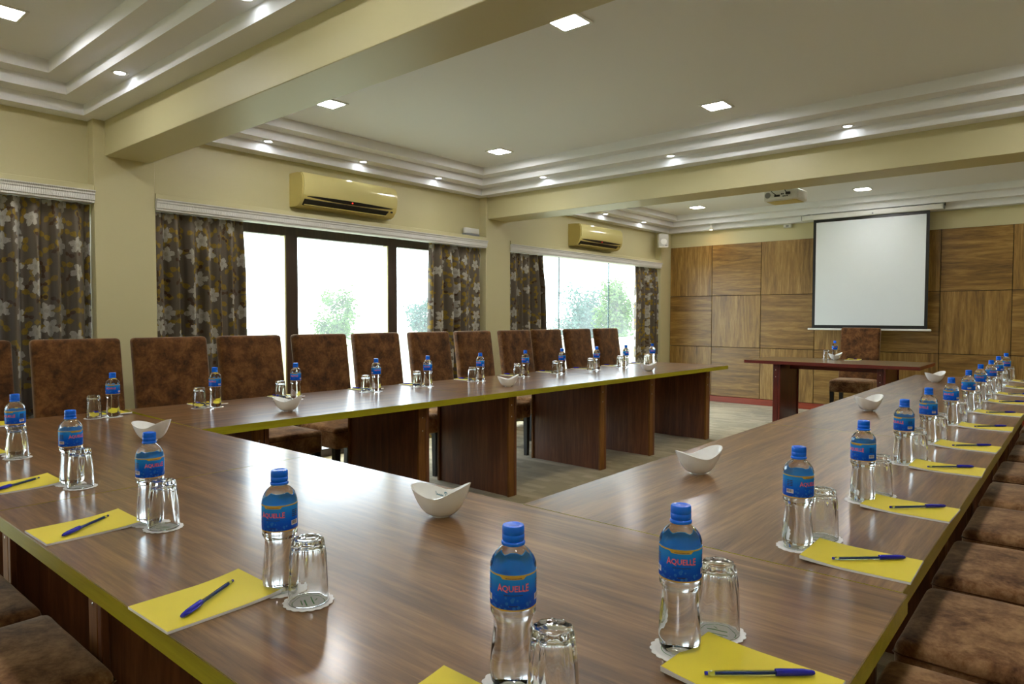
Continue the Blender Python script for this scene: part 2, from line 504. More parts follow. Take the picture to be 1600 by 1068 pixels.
# pelmets over the windows
def moulding_mat():
    t = NT('embossed_white_moulding')
    co = t.coord()
    wv = t.n('ShaderNodeTexWave', wave_type='BANDS', bands_direction='Y')
    wv.inputs['Scale'].default_value = 34; wv.inputs['Distortion'].default_value = 5.0; wv.inputs['Detail'].default_value = 2
    t.l(co, wv.inputs['Vector'])
    t.bump(wv.outputs[1], 0.3, 0.003)
    t.set(Base_Color=lin(216, 216, 214), Roughness=0.5)
    return t.m
M['emboss'] = moulding_mat()
for k, (y0, y1) in enumerate(((-1.9, 1.62), (2.0, 5.39), (5.79, 9.3))):
    pel = struct(new_obj('trim_%d' % (k + 1), box_mesh(XW, -4.945, y0 + 0.001, y1 - 0.001, 2.05, 2.102, 0.002, 1), None, M['wall']))
    bm = bmesh.new()
    prof = [(-5.03, 1.987), (-4.938, 1.987), (-4.938, 1.998), (-4.930, 2.003), (-4.930, 2.034), (-4.924, 2.040), (-4.924, 2.050), (-4.914, 2.058), (-4.914, 2.064), (-5.03, 2.064)]
    A = [bm.verts.new((x, y0 + 0.001, z)) for x, z in prof]; B = [bm.verts.new((x, y1 - 0.001, z)) for x, z in prof]
    n = len(prof)
    for i in range(n): bm.faces.new((A[i], A[(i + 1) % n], B[(i + 1) % n], B[i]))
    bm.faces.new(A); bm.faces.new(B[::-1])
    new_obj('moulding', bm_mesh(bm), pel, M['emboss'])

# windows
def window(num, y0, y1, mull, head=1.93, framed=True):
    fr = M['frame'] if framed else M['joint']
    w = 0.05 if framed else 0.012
    bm = bmesh.new()
    d = 0.035 if framed else 0.008
    box(bm, WINX - d, WINX + d, y0, y1, head, 2.06)
    box(bm, WINX - d, WINX + d, y0, y1, 0, 0.07 if framed else 0.03)
    box(bm, WINX - d, WINX + d, y0, y0 + w, 0.03, head)
    box(bm, WINX - d, WINX + d, y1 - w, y1, 0.03, head)
    W = struct(new_obj('window_%d' % num, bm_mesh(bm), None, fr))
    prev = y0 + w
    for (a, b) in mull + [(y1 - w, y1)]:
        new_obj('pane', box_mesh(WINX - 0.003, WINX + 0.003, prev + 0.001, a - 0.001, 0.03, head), W, M['pane'])
        prev = b
    for (a, b) in mull:
        new_obj('mullion', box_mesh(WINX - d, WINX + d * (1.3 if framed else 1), a, b, 0.03, head), W, fr)
        if framed: new_obj('metal_strip', box_mesh(WINX - 0.02, WINX + d * 1.35, a - 0.014, a - 0.001, 0.07, head), W, M['alu'])
    return W
window(1, -1.9, 1.62, [(-0.75, -0.65), (0.45, 0.55)])
window(2, 2.0, 5.39, [(3.125, 3.235), (4.22, 4.325)])
window(3, 5.79, 9.3, [(7.035, 7.047), (8.222, 8.234)], head=2.02, framed=False)

# ================================================================== CURTAINS
def curtain(label, y0, y1, folds, seed, lean=(0, 0)):
    rng = random.Random(seed)
    nu, nv = folds * 14, 40
    ph = [rng.uniform(0, 6.28) for _ in range(4)]
    bm = bmesh.new(); uvl = bm.loops.layers.uv.new('UVMap')
    H = 1.95
    V = []; U = []
    for i in range(nu + 1):
        s = i / nu
        row = []
        fold = 2 * pi * folds * s + 1.1 * sin(5 * s + ph[0]) + 0.6 * sin(13 * s + ph[1])
        for j in range(nv + 1):
            t = j / nv            # 0 top .. 1 bottom
            z = 1.985 - H * t
            amp = 0.058 * (0.32 + 0.68 * min(1, t * 5)) * (0.75 + 0.35 * sin(7 * s + ph[2]))
            sf = sin(fold + 0.35 * sin(3 * t + ph[3]))
            a = amp * (abs(sf) ** 0.7) * (1 if sf > 0 else -1) + 0.010 * min(1, t * 5) * sin(2.3 * fold + 1.0)
            pinch = 0.006 * sin(fold * 3.0 + ph[1]) * max(0, 1 - t * 9)
            edge = lean[0] * (1 - s) * min(1, t * 1.2) + lean[1] * s * min(1, t * 1.2)
            y = min(max(y0 + (y1 - y0) * s + edge + 0.012 * cos(fold) * min(1, t * 5) * min(1, 12 * s, 12 * (1 - s)), y0 - abs(lean[0])), y1 + abs(lean[1]))
            row.append(bm.verts.new((-5.02 + a + pinch, y, z)))
        V.append(row); U.append(s * (y1 - y0) * 1.75)
    for i in range(nu):
        for j in range(nv):
            f = bm.faces.new((V[i][j], V[i][j + 1], V[i + 1][j + 1], V[i + 1][j]))
            for lp, (a, b) in zip(f.loops, ((i, j), (i, j + 1), (i + 1, j + 1), (i + 1, j))):
                lp[uvl].uv = (U[a] + seed * 0.37, (1 - b / nv) * H)
    me = bm_mesh(bm, 'curtain', True)
    o = new_obj('curtain', me, None, M['curtain'])
    sm = o.modifiers.new('thickness', 'SOLIDIFY'); sm.thickness = 0.003
    o['label'] = label; o['category'] = 'curtain'; o['group'] = 'floral curtains along the window wall'
    return o
curtain('floral taupe curtain at the left edge of the picture, beside the near column', -0.35, 1.617, 17, 3)
curtain('floral taupe curtain on the left side of the dark-framed window', 2.003, 2.67, 6, 11, (0, 0.02))
curtain('floral taupe curtain on the right side of the dark-framed window', 4.63, 5.387, 6, 23, (-0.02, 0))
curtain('floral taupe curtain on the left side of the frameless far window', 5.793, 6.50, 6, 31, (0, 0.07))
curtain('floral taupe curtain in the far corner next to the oak panelling', 8.62, 9.297, 6, 47, (0.0, 0))

# ================================================================== TABLES
TH = 0.036
def table_meshes(L, D, off_a, off_b, pre):
    """local: x along length centred, y along depth centred; legs across the depth"""
    out = {}
    bm = bmesh.new(); box(bm, -L / 2, L / 2, -D / 2, D / 2, ZT - TH, ZT)
    bmesh.ops.bevel(bm, geom=[e for e in bm.edges if abs(e.verts[0].co.z - ZT) < 1e-5 and abs(e.verts[1].co.z - ZT) < 1e-5], offset=0.0015, segments=2, affect='EDGES')
    out['top'] = bm_mesh(bm)
    return out
def build_table(name, label, cx, cy, rz, L, D, legs, mats=None, inset=0.135, group='conference tables', apron=True):
    top_m, edge_m, leg_m, end_m, apr_m = mats or (M['table'], M['edge'], M['leg'], M['leg_end'], M['apron'])
    t = thing(name, label, 'table', (cx, cy, 0), rz, group)
    bm = bmesh.new()
    box(bm, -L / 2, L / 2, -D / 2, D / 2, ZT - TH, ZT)
    bmesh.ops.bevel(bm, geom=[e for e in bm.edges if min(e.verts[0].co.z, e.verts[1].co.z) > ZT - 1e-4], offset=0.0012, segments=2, affect='EDGES')
    me = bm_mesh(bm)
    me.materials.append(top_m); me.materials.append(edge_m)
    for p in me.polygons:
        p.material_index = 1 if abs(p.normal.z) < 0.3 else 0
    new_obj('tabletop', me, t)
    hw = D / 2 - inset
    for x in legs:
        lg = new_obj('leg_panel', box_mesh(x - 0.028, x + 0.028, -hw + 0.004, hw - 0.004, 0, ZT - TH, 0.001, 1), t, leg_m)
        for s in (-1, 1):
            ya, yb = (hw - 0.004, hw + 0.014) if s > 0 else (-hw - 0.014, -hw + 0.004)
            new_obj('edge_strip', box_mesh(x - 0.042, x + 0.014, ya, yb, 0, ZT - TH - 0.001, 0.002, 1), lg, end_m)
            new_obj('edge_strip', box_mesh(x + 0.017, x + 0.042, ya, yb - 0.003 * s if s > 0 else yb, 0, ZT - TH - 0.001, 0.002, 1), lg, leg_m)
            for zz in (0.64, 0.56):
                sm = lathe([(0, 0), (0.0045, 0.0006), (0.003, 0.0018), (0, 0.002)], 10)
                yy = yb if s > 0 else ya
                new_obj('screw', sm, lg, M['metal'], (x - 0.012, yy, zz), (-pi / 2 if s > 0 else pi / 2, 0, 0))
    if apron:
        for a, b in zip(legs, legs[1:]):
            new_obj('apron', box_mesh(a + 0.043, b - 0.043, -0.012, 0.012, ZT - TH - 0.075, ZT - TH, 0.001, 1), t, apr_m)
    return t
# front row (two tables along X)
YF0, YF1 = 0.447, 1.3845
def front_table(label, x0, x1, legs):
    L = x1 - x0; cx = (x0 + x1) / 2
    build_table('conference_table', label, cx, (YF0 + YF1) / 2, 0, L, YF1 - YF0, [x - cx for x in legs])
front_table('brown conference table across the foreground carrying the nearest water bottles', -2.1218, -0.236, [-1.79, -0.62])
front_table('brown conference table at the lower left, joining the window-side row', -3.93, -2.1230, [-3.55, -2.55])
# right row along Y
RY = [1.385, 3.192, 4.997, 6.80]
RLAB = ['nearest table of the right-hand row, brown top with olive edge',
        'middle table of the right-hand row, between two table joints',
        'farthest table of the right-hand row, closest to the head table']
for k in range(3):
    a, b = RY[k] + 0.0006, RY[k + 1] - 0.0006
    build_table('conference_table', RLAB[k], (-1.14 - 0.245) / 2, (a + b) / 2, pi / 2, b - a, 0.895, [-(b - a) / 2 + 0.36, (b - a) / 2 - 0.36])
# left row, a degree and a half askew as in the photo
SK = radians(-1.62)
def left_pt(u, v):
    """u along the row from its near inner corner, v outward (towards the windows)"""
    ox, oy = -2.985, 1.385
    d = Vector((-sin(SK), cos(SK))); o = Vector((-cos(SK), -sin(SK)))
    p = Vector((ox, oy)) + d * u + o * v
    return p
LLAB = ['nearest table of the window-side row, olive edge facing the open middle',
        'middle table of the window-side row, below the two right window panes',
        'farthest table of the window-side row, ending before the oak wall']
LU = [0.0, 1.80, 3.605, 5.41]
LEGY = [(1.72, 2.765), (3.57, 4.68), (5.455, 6.56)]
for k in range(3):
    a, b = LU[k] + 0.0006, LU[k + 1] - 0.0006
    c = left_pt((a + b) / 2, 0.475)
    build_table('conference_table', LLAB[k], c.x, c.y, pi / 2 + SK, b - a, 0.95, [y - 1.385 - (a + b) / 2 for y in LEGY[k]], inset=0.12)
# head table
ht = build_table('head_table', 'mahogany-edged head table standing alone before the projection screen', -2.18, 8.30, 0, 1.80, 0.9, [-0.56, 0.53],
            (M['head_top'], M['mahog'], M['mahog_v'], M['mahog_v'], M['mahog']), inset=0.13, group='head table')

# ================================================================== CHAIRS
def rounded_box(sx, sy, sz, r, nx=7, ny=7, nz=4, fn=None, z0=0):
    bm = bmesh.new()
    box(bm, -sx / 2, sx / 2, -sy / 2, sy / 2, z0, z0 + sz)
    bmesh.ops.bevel(bm, geom=bm.edges[:], offset=r, segments=3, profile=0.5, affect='EDGES')
    # cut the big faces so they can bulge
    for axis, n, s in ((0, nx, sx), (1, ny, sy), (2, nz, sz)):
        for k in range(1, n):
            co = [0, 0, z0]; co[axis] += (-s / 2 if axis < 2 else 0) + s * k / n
            no = [0, 0, 0]; no[axis] = 1
            bmesh.ops.bisect_plane(bm, geom=bm.verts[:] + bm.edges[:] + bm.faces[:], plane_co=co, plane_no=no)
    if fn:
        for v in bm.verts: v.co = fn(v.co.copy())
    return bm_mesh(bm, 'm', True)
def seat_fn(p):
    u, v = p.x / 0.225, p.y / 0.235
    k = max(0, (1 - u * u) * (1 - v * v))
    if p.z > 0.45:
        p.z += 0.012 * k + 0.003 * noise.noise(Vector((p.x * 14, p.y * 14, 1.7)))
    return p
def back_fn(p):
    t = (p.z - 0.34) / 0.78
    u = p.x / 0.225
    p.y -= 0.10 * max(0, t) ** 1.25
    if p.y > -0.2 - 0.10 * max(0, t) ** 1.25:
        p.y += 0.006 * (1 - u * u) * sin(max(0, min(1, t)) * pi)
    p.y += 0.002 * noise.noise(Vector((p.x * 9, p.z * 9, 4.2)))
    return p
def make_chair():
    t = thing('dining_chair', 'x', 'chair', (0, 0, 0), 0, 'brown suede chairs round the tables')
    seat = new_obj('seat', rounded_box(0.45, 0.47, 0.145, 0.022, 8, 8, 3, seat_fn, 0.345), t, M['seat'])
    me = rounded_box(0.45, 0.075, 0.78, 0.022, 6, 2, 8, lambda p: back_fn(Vector((p.x, p.y - 0.195, p.z))), 0.34)
    new_obj('backrest', me, t, M['suede'])
    # piping seam round the cushion
    bm = bmesh.new()
    zz = 0.462
    loop = [(-0.2255, -0.16), (-0.2255, 0.215), (-0.215, 0.2355), (0.215, 0.2355), (0.2255, 0.215), (0.2255, -0.16)]
    tube(bm, [(x, y, zz) for x, y in loop], 0.0022, 6)
    new_obj('seam', bm_mesh(bm, 'm', True), seat, M['suede'])
    for sx in (-1, 1):
        for sy in (-1, 1):
            bm = bmesh.new()
            x, y = sx * 0.195, sy * 0.2 - (0.0 if sy > 0 else 0.005)
            a, b = 0.022, 0.017
            yb = y - (0.03 if sy < 0 else 0)
            top = [bm.verts.new((x + i * a, y + j * a, 0.36)) for i, j in ((-1, -1), (1, -1), (1, 1), (-1, 1))]
            bot = [bm.verts.new((x + i * b, yb + j * b, 0)) for i, j in ((-1, -1), (1, -1), (1, 1), (-1, 1))]
            bm.faces.new(top); bm.faces.new(bot[::-1])
            for i in range(4): bm.faces.new((top[i], bot[i], bot[(i + 1) % 4], top[(i + 1) % 4]))
            new_obj('leg', bm_mesh(bm), t, M['blackwood'])
    return t
chair0 = make_chair()
chair_used = [False]
def put_chair(label, x, y, rz):
    if not chair_used[0]:
        chair_used[0] = True
        chair0.location = (x, y, 0); chair0.rotation_euler = (0, 0, rz); chair0['label'] = label
        return chair0
    return copy_tree(chair0, label, (x, y, 0), rz)
# window side: (x of the back's top front face, y centre)
LCH = [(-4.414, 0.803), (-4.399, 1.338), (-4.385, 1.852), (-4.370, 2.383), (-4.355, 2.923), (-4.340, 3.440),
       (-4.324, 4.000), (-4.309, 4.534), (-4.293, 5.113), (-4.279, 5.607), (-4.264, 6.145), (-4.249, 6.704)]
LCHLAB = ['brown suede chair cut off by the left edge of the picture',
          'tall-backed brown suede chair in front of the near column, left of it',
          'tall-backed brown suede chair just right of the near column',
          'brown suede chair just left of the left window mullion',
          'brown suede chair just right of the left window mullion',
          'brown suede chair before the right window mullion, sixth from the left edge',
          'brown suede chair between the right window mullion and the second column, seventh from left',
          'brown suede chair just left of the second column',
          'brown suede chair just right of the second column',
          'brown suede chair third from the far end of the window side',
          'brown suede chair second from the far end of the window side',
          'brown suede chair at the far end of the window side']
for (bx, y), lab in zip(LCH, LCHLAB):
    put_chair(lab, bx + 0.262, y, -pi / 2 + random.uniform(-0.015, 0.015))
# right side: facing -X
for k, y in enumerate([1.47, 2.00, 2.53, 3.10, 3.62, 4.21, 4.83, 5.38, 5.93, 6.50]):
    put_chair('brown suede seat along the right-hand table row, %s from the near end' % ORD[k], -0.095 + random.uniform(-0.012, 0.012), y, pi / 2)
# front side: facing +Y
put_chair('brown suede seat at the bottom left corner, nearest under the front table', -1.80, 0.305, 0.0)
put_chair('brown suede seat at the bottom left, behind the corner seat', -2.285, 0.30, 0.0)
# head chair faces -Y
put_chair('brown suede chair behind the head table, under the screen', -2.165, 9.0, pi)

# ================================================================== TABLEWARE MASTERS
def make_bottle():
    t = thing('water_bottle', 'x', 'bottle', (0, 0, 0), 0, 'blue-capped water bottles')
    prof = [(0, 0.004), (0.014, 0.003), (0.021, 0.0), (0.026, 0.002), (0.0302, 0.009), (0.0314, 0.02), (0.0310, 0.03), (0.0293, 0.05), (0.0272, 0.072),
            (0.0262, 0.086), (0.0262, 0.093), (0.0285, 0.098), (0.0306, 0.102), (0.0310, 0.105), (0.0300, 0.108), (0.0305, 0.111), (0.0305, 0.160), (0.0312, 0.163),
            (0.0306, 0.168), (0.0275, 0.176), (0.0225, 0.183), (0.0165, 0.1885), (0.0128, 0.191), (0.0124, 0.197), (0.0, 0.1975)]
    def rf(r, z, a):
        k = 0
        if 0.02 < z < 0.092: k = 0.020 * sin((z - 0.02) / 0.072 * pi)
        if 0.164 < z < 0.1885: return r * (1 + 0.075 * (abs(cos(4 * a)) - 0.75))
        return r * (1 + k * cos(8 * a))
    new_obj('body', lathe(prof, 48, rfun=rf), t, M['water'])
    cp = []
    cp = [(0, 0.1976), (0.0156, 0.1925), (0.0161, 0.1935), (0.0161, 0.1960), (0.0154, 0.1970), (0.0143, 0.1974), (0.0143, 0.1988), (0.0150, 0.1994), (0.0150, 0.2060), (0.0147, 0.2064), (0.0147, 0.2074), (0.0150, 0.2078), (0.0149, 0.2160), (0.0140, 0.2182), (0.0100, 0.2190), (0.0085, 0.2183), (0, 0.2183)]
    cap = new_obj('cap', lathe([(0.0128, 0.1925)] + cp[1:], 40, rfun=lambda r, z, a: r * (1 + (0.012 if 0.198 < z < 0.216 else 0) * cos(20 * a))), t, M['cap'])
    lab = new_obj('label', lathe([(0.0307, 0.1122), (0.0314, 0.1122), (0.0314, 0.1600), (0.0307, 0.1600)], 48), t, M['label'])
    new_obj('label_back', lathe([(0.0306, 0.1600), (0.0306, 0.1122)], 48), lab, M['label_back'])
    R = 0.0316
    def strip(name, mat, a0, a1, z0f, z1f, n=24, r=R):
        bm = bmesh.new()
        A = []; B = []
        for i in range(n + 1):
            a = a0 + (a1 - a0) * i / n
            A.append(bm.verts.new((r * cos(a), r * sin(a), z0f(a)))); B.append(bm.verts.new((r * cos(a), r * sin(a), z1f(a))))
        for i in range(n): bm.faces.new((A[i], A[i + 1], B[i + 1], B[i]))
        return new_obj(name, bm_mesh(bm, 'm', True), lab, mat)
    strip('gold_band', M['gold'], 0, 2 * pi, lambda a: 0.1122, lambda a: 0.1142, 48)
    def tab(a):
        d = abs((a + pi / 2) % pi - pi / 2)           # tabs at 0 and 180 degrees
        k = max(0.0, min(1.0, (0.56 - d) / 0.10))
        return 0.1578 - 0.0036 * k
    strip('gold_band', M['gold'], -pi / 2, 1.5 * pi, tab, lambda a: 0.1600, 120)
    # wrapped lettering
    def text_mesh(body, size, offset, r, zc, a0, width=None):
        cu = bpy.data.curves.new('lettering', 'FONT')
        cu.body = body; cu.size = size; cu.align_x = 'CENTER'; cu.align_y = 'CENTER'; cu.offset = offset
        cu.resolution_u = 2
        ob = bpy.data.objects.new('lettering_tmp', cu); COL.objects.link(ob)
        dg = bpy.context.evaluated_depsgraph_get(); dg.update()
        me = bpy.data.meshes.new_from_object(ob.evaluated_get(dg))
        bpy.data.objects.remove(ob); bpy.data.curves.remove(cu)
        xs = [v.co.x for v in me.vertices]
        sc = (width / (max(xs) - min(xs))) if width else 1
        for v in me.vertices:
            a = a0 + v.co.x * sc / r
            ys = 1.28 if abs(v.co.x * sc) > 0.37 * width else 1.0
            v.co = Vector((r * cos(a), r * sin(a), zc + v.co.y * ys))
        return me
    for k, a0 in enumerate((0.0, pi)):
        for body, size, dx in (('A', 0.0105, 0), ):
            pass
        new_obj('lettering', text_mesh('AQUELLE', 0.0112, 0.0004, R + 0.0001, 0.1420, a0, 0.0450), lab, M['red'])
        new_obj('lettering', text_mesh('AQUELLE', 0.0112, -0.0001, R + 0.0003, 0.1420, a0, 0.0444), lab, M['pink'])
        # lines of small print, too small to read
        for (w, z, m, hgt) in ((0.020, 0.1553, 'navy', 0.0010), (0.026, 0.1330, 'navy', 0.0011), (0.011, 0.1185, 'navy', 0.0014)):
            bm = bmesh.new(); rng = random.Random(int(z * 1e5)); x = -w / 2
            while x < w / 2:
                d = rng.uniform(0.0006, 0.0022)
                q = []
                for (xx, zz) in ((x, z), (x + d, z), (x + d, z + hgt), (x, z + hgt)):
                    a = a0 + xx / R
                    q.append(bm.verts.new(((R + 0.0003) * cos(a), (R + 0.0003) * sin(a), zz)))
                bm.faces.new(q); x += d + 0.0005
            new_obj('small_print', bm_mesh(bm), lab, M[m])
    for a0 in (1.36, -1.36):
        strip('barcode', M['paper'], a0 - 0.26, a0 + 0.26, lambda a: 0.1215, lambda a: 0.1300, 8, R + 0.0001)
        bm = bmesh.new(); rng = random.Random(5); x = -0.22
        while x < 0.21:
            d = rng.choice((0.008, 0.014, 0.022)); r2 = R + 0.0003
            q = [bm.verts.new((r2 * cos(a0 + xx), r2 * sin(a0 + xx), zz)) for xx, zz in ((x, 0.1235), (x + d, 0.1235), (x + d, 0.1294), (x, 0.1294))]
            bm.faces.new(q); x += d + rng.choice((0.010, 0.018))
        new_obj('barcode_bars', bm_mesh(bm), lab, M['navy'])
        bm = bmesh.new()
        for zz in (0.137, 0.1405, 0.144, 0.1475):
            for (xa, xb) in ((-0.22, -0.02), (0.02, 0.2)):
                q = [bm.verts.new(((R + 0.0003) * cos(a0 + xx), (R + 0.0003) * sin(a0 + xx), z2)) for xx, z2 in ((xa, zz), (xb, zz), (xb, zz + 0.0016), (xa, zz + 0.0016))]
                bm.faces.new(q)
        new_obj('small_print', bm_mesh(bm), lab, M['navy'])
    return t

def make_glass():
    H = 0.112
    n = 60
    outer = [(0.0330, 0.0), (0.0343, 0.0008), (0.0343, 0.003), (0.0338, 0.02), (0.0330, 0.045), (0.0322, 0.066), (0.0314, 0.080), (0.0300, 0.090), (0.0290, 0.096),
             (0.0282, 0.104), (0.0268, 0.110), (0.0240, H), (0.018, 0.1112), (0, 0.1085)]
    inner = [(0, 0.099), (0.020, 0.0985), (0.0245, 0.094), (0.0262, 0.084), (0.0283, 0.066), (0.0300, 0.045), (0.0312, 0.02), (0.0320, 0.003), (0.0330, 0.0)]
    def rf(r, z, a):
        if z > 0.012 and r > 0.0235:
            k = 0.025 * min(1, (z - 0.012) / 0.03) + 0.075 * max(0, min(1, (z - 0.062) / 0.02))
            return r * (1 - k * (abs(cos(5 * a)) ** 1.2))
        return r
    bm = bmesh.new()
    def ringf(r, z, fl):
        return [bm.verts.new(((rf(r, z, 2 * pi * i / n) if fl else r) * cos(2 * pi * i / n), (rf(r, z, 2 * pi * i / n) if fl else r) * sin(2 * pi * i / n), z)) for i in range(n)]
    rings = [ringf(r, z, True) for r, z in outer[:-1]]
    for A, B in zip(rings, rings[1:]):
        for i in range(n): bm.faces.new((A[i], A[(i + 1) % n], B[(i + 1) % n], B[i]))
    c = bm.verts.new((0, 0, outer[-1][1]))
    for i in range(n): bm.faces.new((rings[-1][i], rings[-1][(i + 1) % n], c))
    rin = [rings[0]] + [ringf(r, z, False) for r, z in inner[::-1][1:-1]]
    for A, B in zip(rin, rin[1:]):
        for i in range(n): bm.faces.new((A[(i + 1) % n], A[i], B[i], B[(i + 1) % n]))
    c2 = bm.verts.new((0, 0, inner[0][1]))
    for i in range(n): bm.faces.new((rin[-1][(i + 1) % n], rin[-1][i], c2))
    return bm_mesh(bm, 'drinking_glass', True)

def make_doily():
    t = thing('paper_doily', 'x', 'doily', (0, 0, 0), 0, 'scalloped paper doilies')
    bm = bmesh.new(); n = 96
    def ring(r, z, sc): return [bm.verts.new(((r + sc * abs(sin(9 * a))) * cos(a), (r + sc * abs(sin(9 * a))) * sin(a), z)) for a in [2 * pi * i / n for i in range(n)]]
    a, b = ring(0.0410, 0, 0.003), ring(0.0410, 0.0008, 0.003)
    m = ring(0.036, 0.0009, 0); m2 = ring(0.0345, 0.0006, 0)
    for A, B in ((a, b), (b, m), (m, m2)):
        for i in range(n): bm.faces.new((A[i], A[(i + 1) % n], B[(i + 1) % n], B[i]))
    bm.faces.new(m2); bm.faces.new(a[::-1])
    d = new_obj('sheet', bm_mesh(bm), t, M['paper'])
    bm = bmesh.new(); n2 = 60; z = 0.00085
    A = [bm.verts.new((0.0262 * cos(2 * pi * i / n2), 0.0262 * sin(2 * pi * i / n2), z)) for i in range(n2)]
    B = [bm.verts.new((0.0272 * cos(2 * pi * i / n2), 0.0272 * sin(2 * pi * i / n2), z)) for i in range(n2)]
    for i in range(n2):
        if i % 15 != 0: bm.faces.new((A[i], B[i], B[(i + 1) % n2], A[(i + 1) % n2]))
    for (x0, y0, x1, y1, w) in ((-0.012, -0.014, -0.003, 0.015, 0.0012), (0.002, -0.012, 0.010, 0.014, 0.0012), (0.007, -0.014, 0.014, 0.006, 0.0009), (-0.018, -0.004, -0.012, 0.002, 0.0009)):
        bm.faces.new([bm.verts.new(p) for p in ((x0 - w, y0, z), (x0 + w, y0, z), (x1 + w, y1, z), (x1 - w, y1, z))])
    new_obj('green_print', bm_mesh(bm), t, M['green'])
    return t

def make_pad():
    W, D, Hh = 0.148, 0.200, 0.0042      # width x, depth y
    t = thing('notepad', 'x', 'notepad', (0, 0, 0), 0, 'yellow-covered notepads')
    def slab(z0, z1, ins, name, mat):
        bm = bmesh.new(); nx, ny = 8, 10
        def h(u, v):   # one corner and the far edge curl a little
            return 0.0055 * max(0, v - 0.55) ** 2 / 0.2 + 0.010 * max(0, (v - 0.6)) * max(0, (0.55 - u))
        G = [[[bm.verts.new((-W / 2 + ins + (W - 2 * ins) * i / nx, -D / 2 + ins + (D - 2 * ins) * j / ny, zz + (h(i / nx, j / ny) if k or z0 > 0 else 0.6 * h(i / nx, j / ny)))) for j in range(ny + 1)] for i in range(nx + 1)] for k, zz in enumerate((z0, z1))]
        for i in range(nx):
            for j in range(ny):
                bm.faces.new((G[1][i][j], G[1][i + 1][j], G[1][i + 1][j + 1], G[1][i][j + 1]))
                bm.faces.new((G[0][i][j], G[0][i][j + 1], G[0][i + 1][j + 1], G[0][i + 1][j]))
        for i in range(nx):
            for j in (0, ny): bm.faces.new((G[0][i][j], G[0][i + 1][j], G[1][i + 1][j], G[1][i][j]))
        for j in range(ny):
            for i in (0, nx): bm.faces.new((G[0][i][j], G[0][i][j + 1], G[1][i][j + 1], G[1][i][j]))
        return new_obj(name, bm_mesh(bm, 'm', True, 30), t, mat)
    slab(0.0, Hh, 0.0, 'pages', M['paper'])
    slab(Hh + 0.0001, Hh + 0.0006, 0.0006, 'cover', M['cover'])
    return t

def make_pen():
    """along +x, centred, resting at z=0; cap towards +x"""
    t = thing('ballpoint_pen', 'x', 'pen', (0, 0, 0), 0, 'blue ballpoint pens')
    r = 0.0040
    bm = bmesh.new(); tube(bm, [(-0.072, 0, r), (-0.066, 0, r), (0.028, 0, r)], [0.0026, 0.0037, 0.0038], 6)
    br = new_obj('barrel', bm_mesh(bm), t, M['penclear'])
    bm = bmesh.new(); tube(bm, [(-0.062, 0, r), (0.026, 0, r)], 0.0019, 8)
    new_obj('ink_refill', bm_mesh(bm, 'm', True, 40), t, M['ink'])
    bm = bmesh.new(); tube(bm, [(-0.076, 0, r), (-0.0721, 0, r)], 0.0027, 8)
    new_obj('end_plug', bm_mesh(bm, 'm', True, 40), t, M['pencap'])
    bm = bmesh.new(); tube(bm, [(0.022, 0, r + 0.0008), (0.030, 0, r + 0.0008), (0.060, 0, r + 0.0006), (0.072, 0, r), (0.076, 0, r)], [0.0048, 0.0050, 0.0047, 0.0038, 0.0024], 14)
    cp = new_obj('cap', bm_mesh(bm, 'm', True, 50), t, M['pencap'])
    bm = bmesh.new(); tube(bm, [(0.070, 0.0045, r), (0.058, 0.0062, r), (0.036, 0.0062, r), (0.030, 0.0058, r)], [0.0014, 0.0016, 0.0015, 0.0009], 8)
    new_obj('clip', bm_mesh(bm, 'm', True), cp, M['pencap'])
    return t

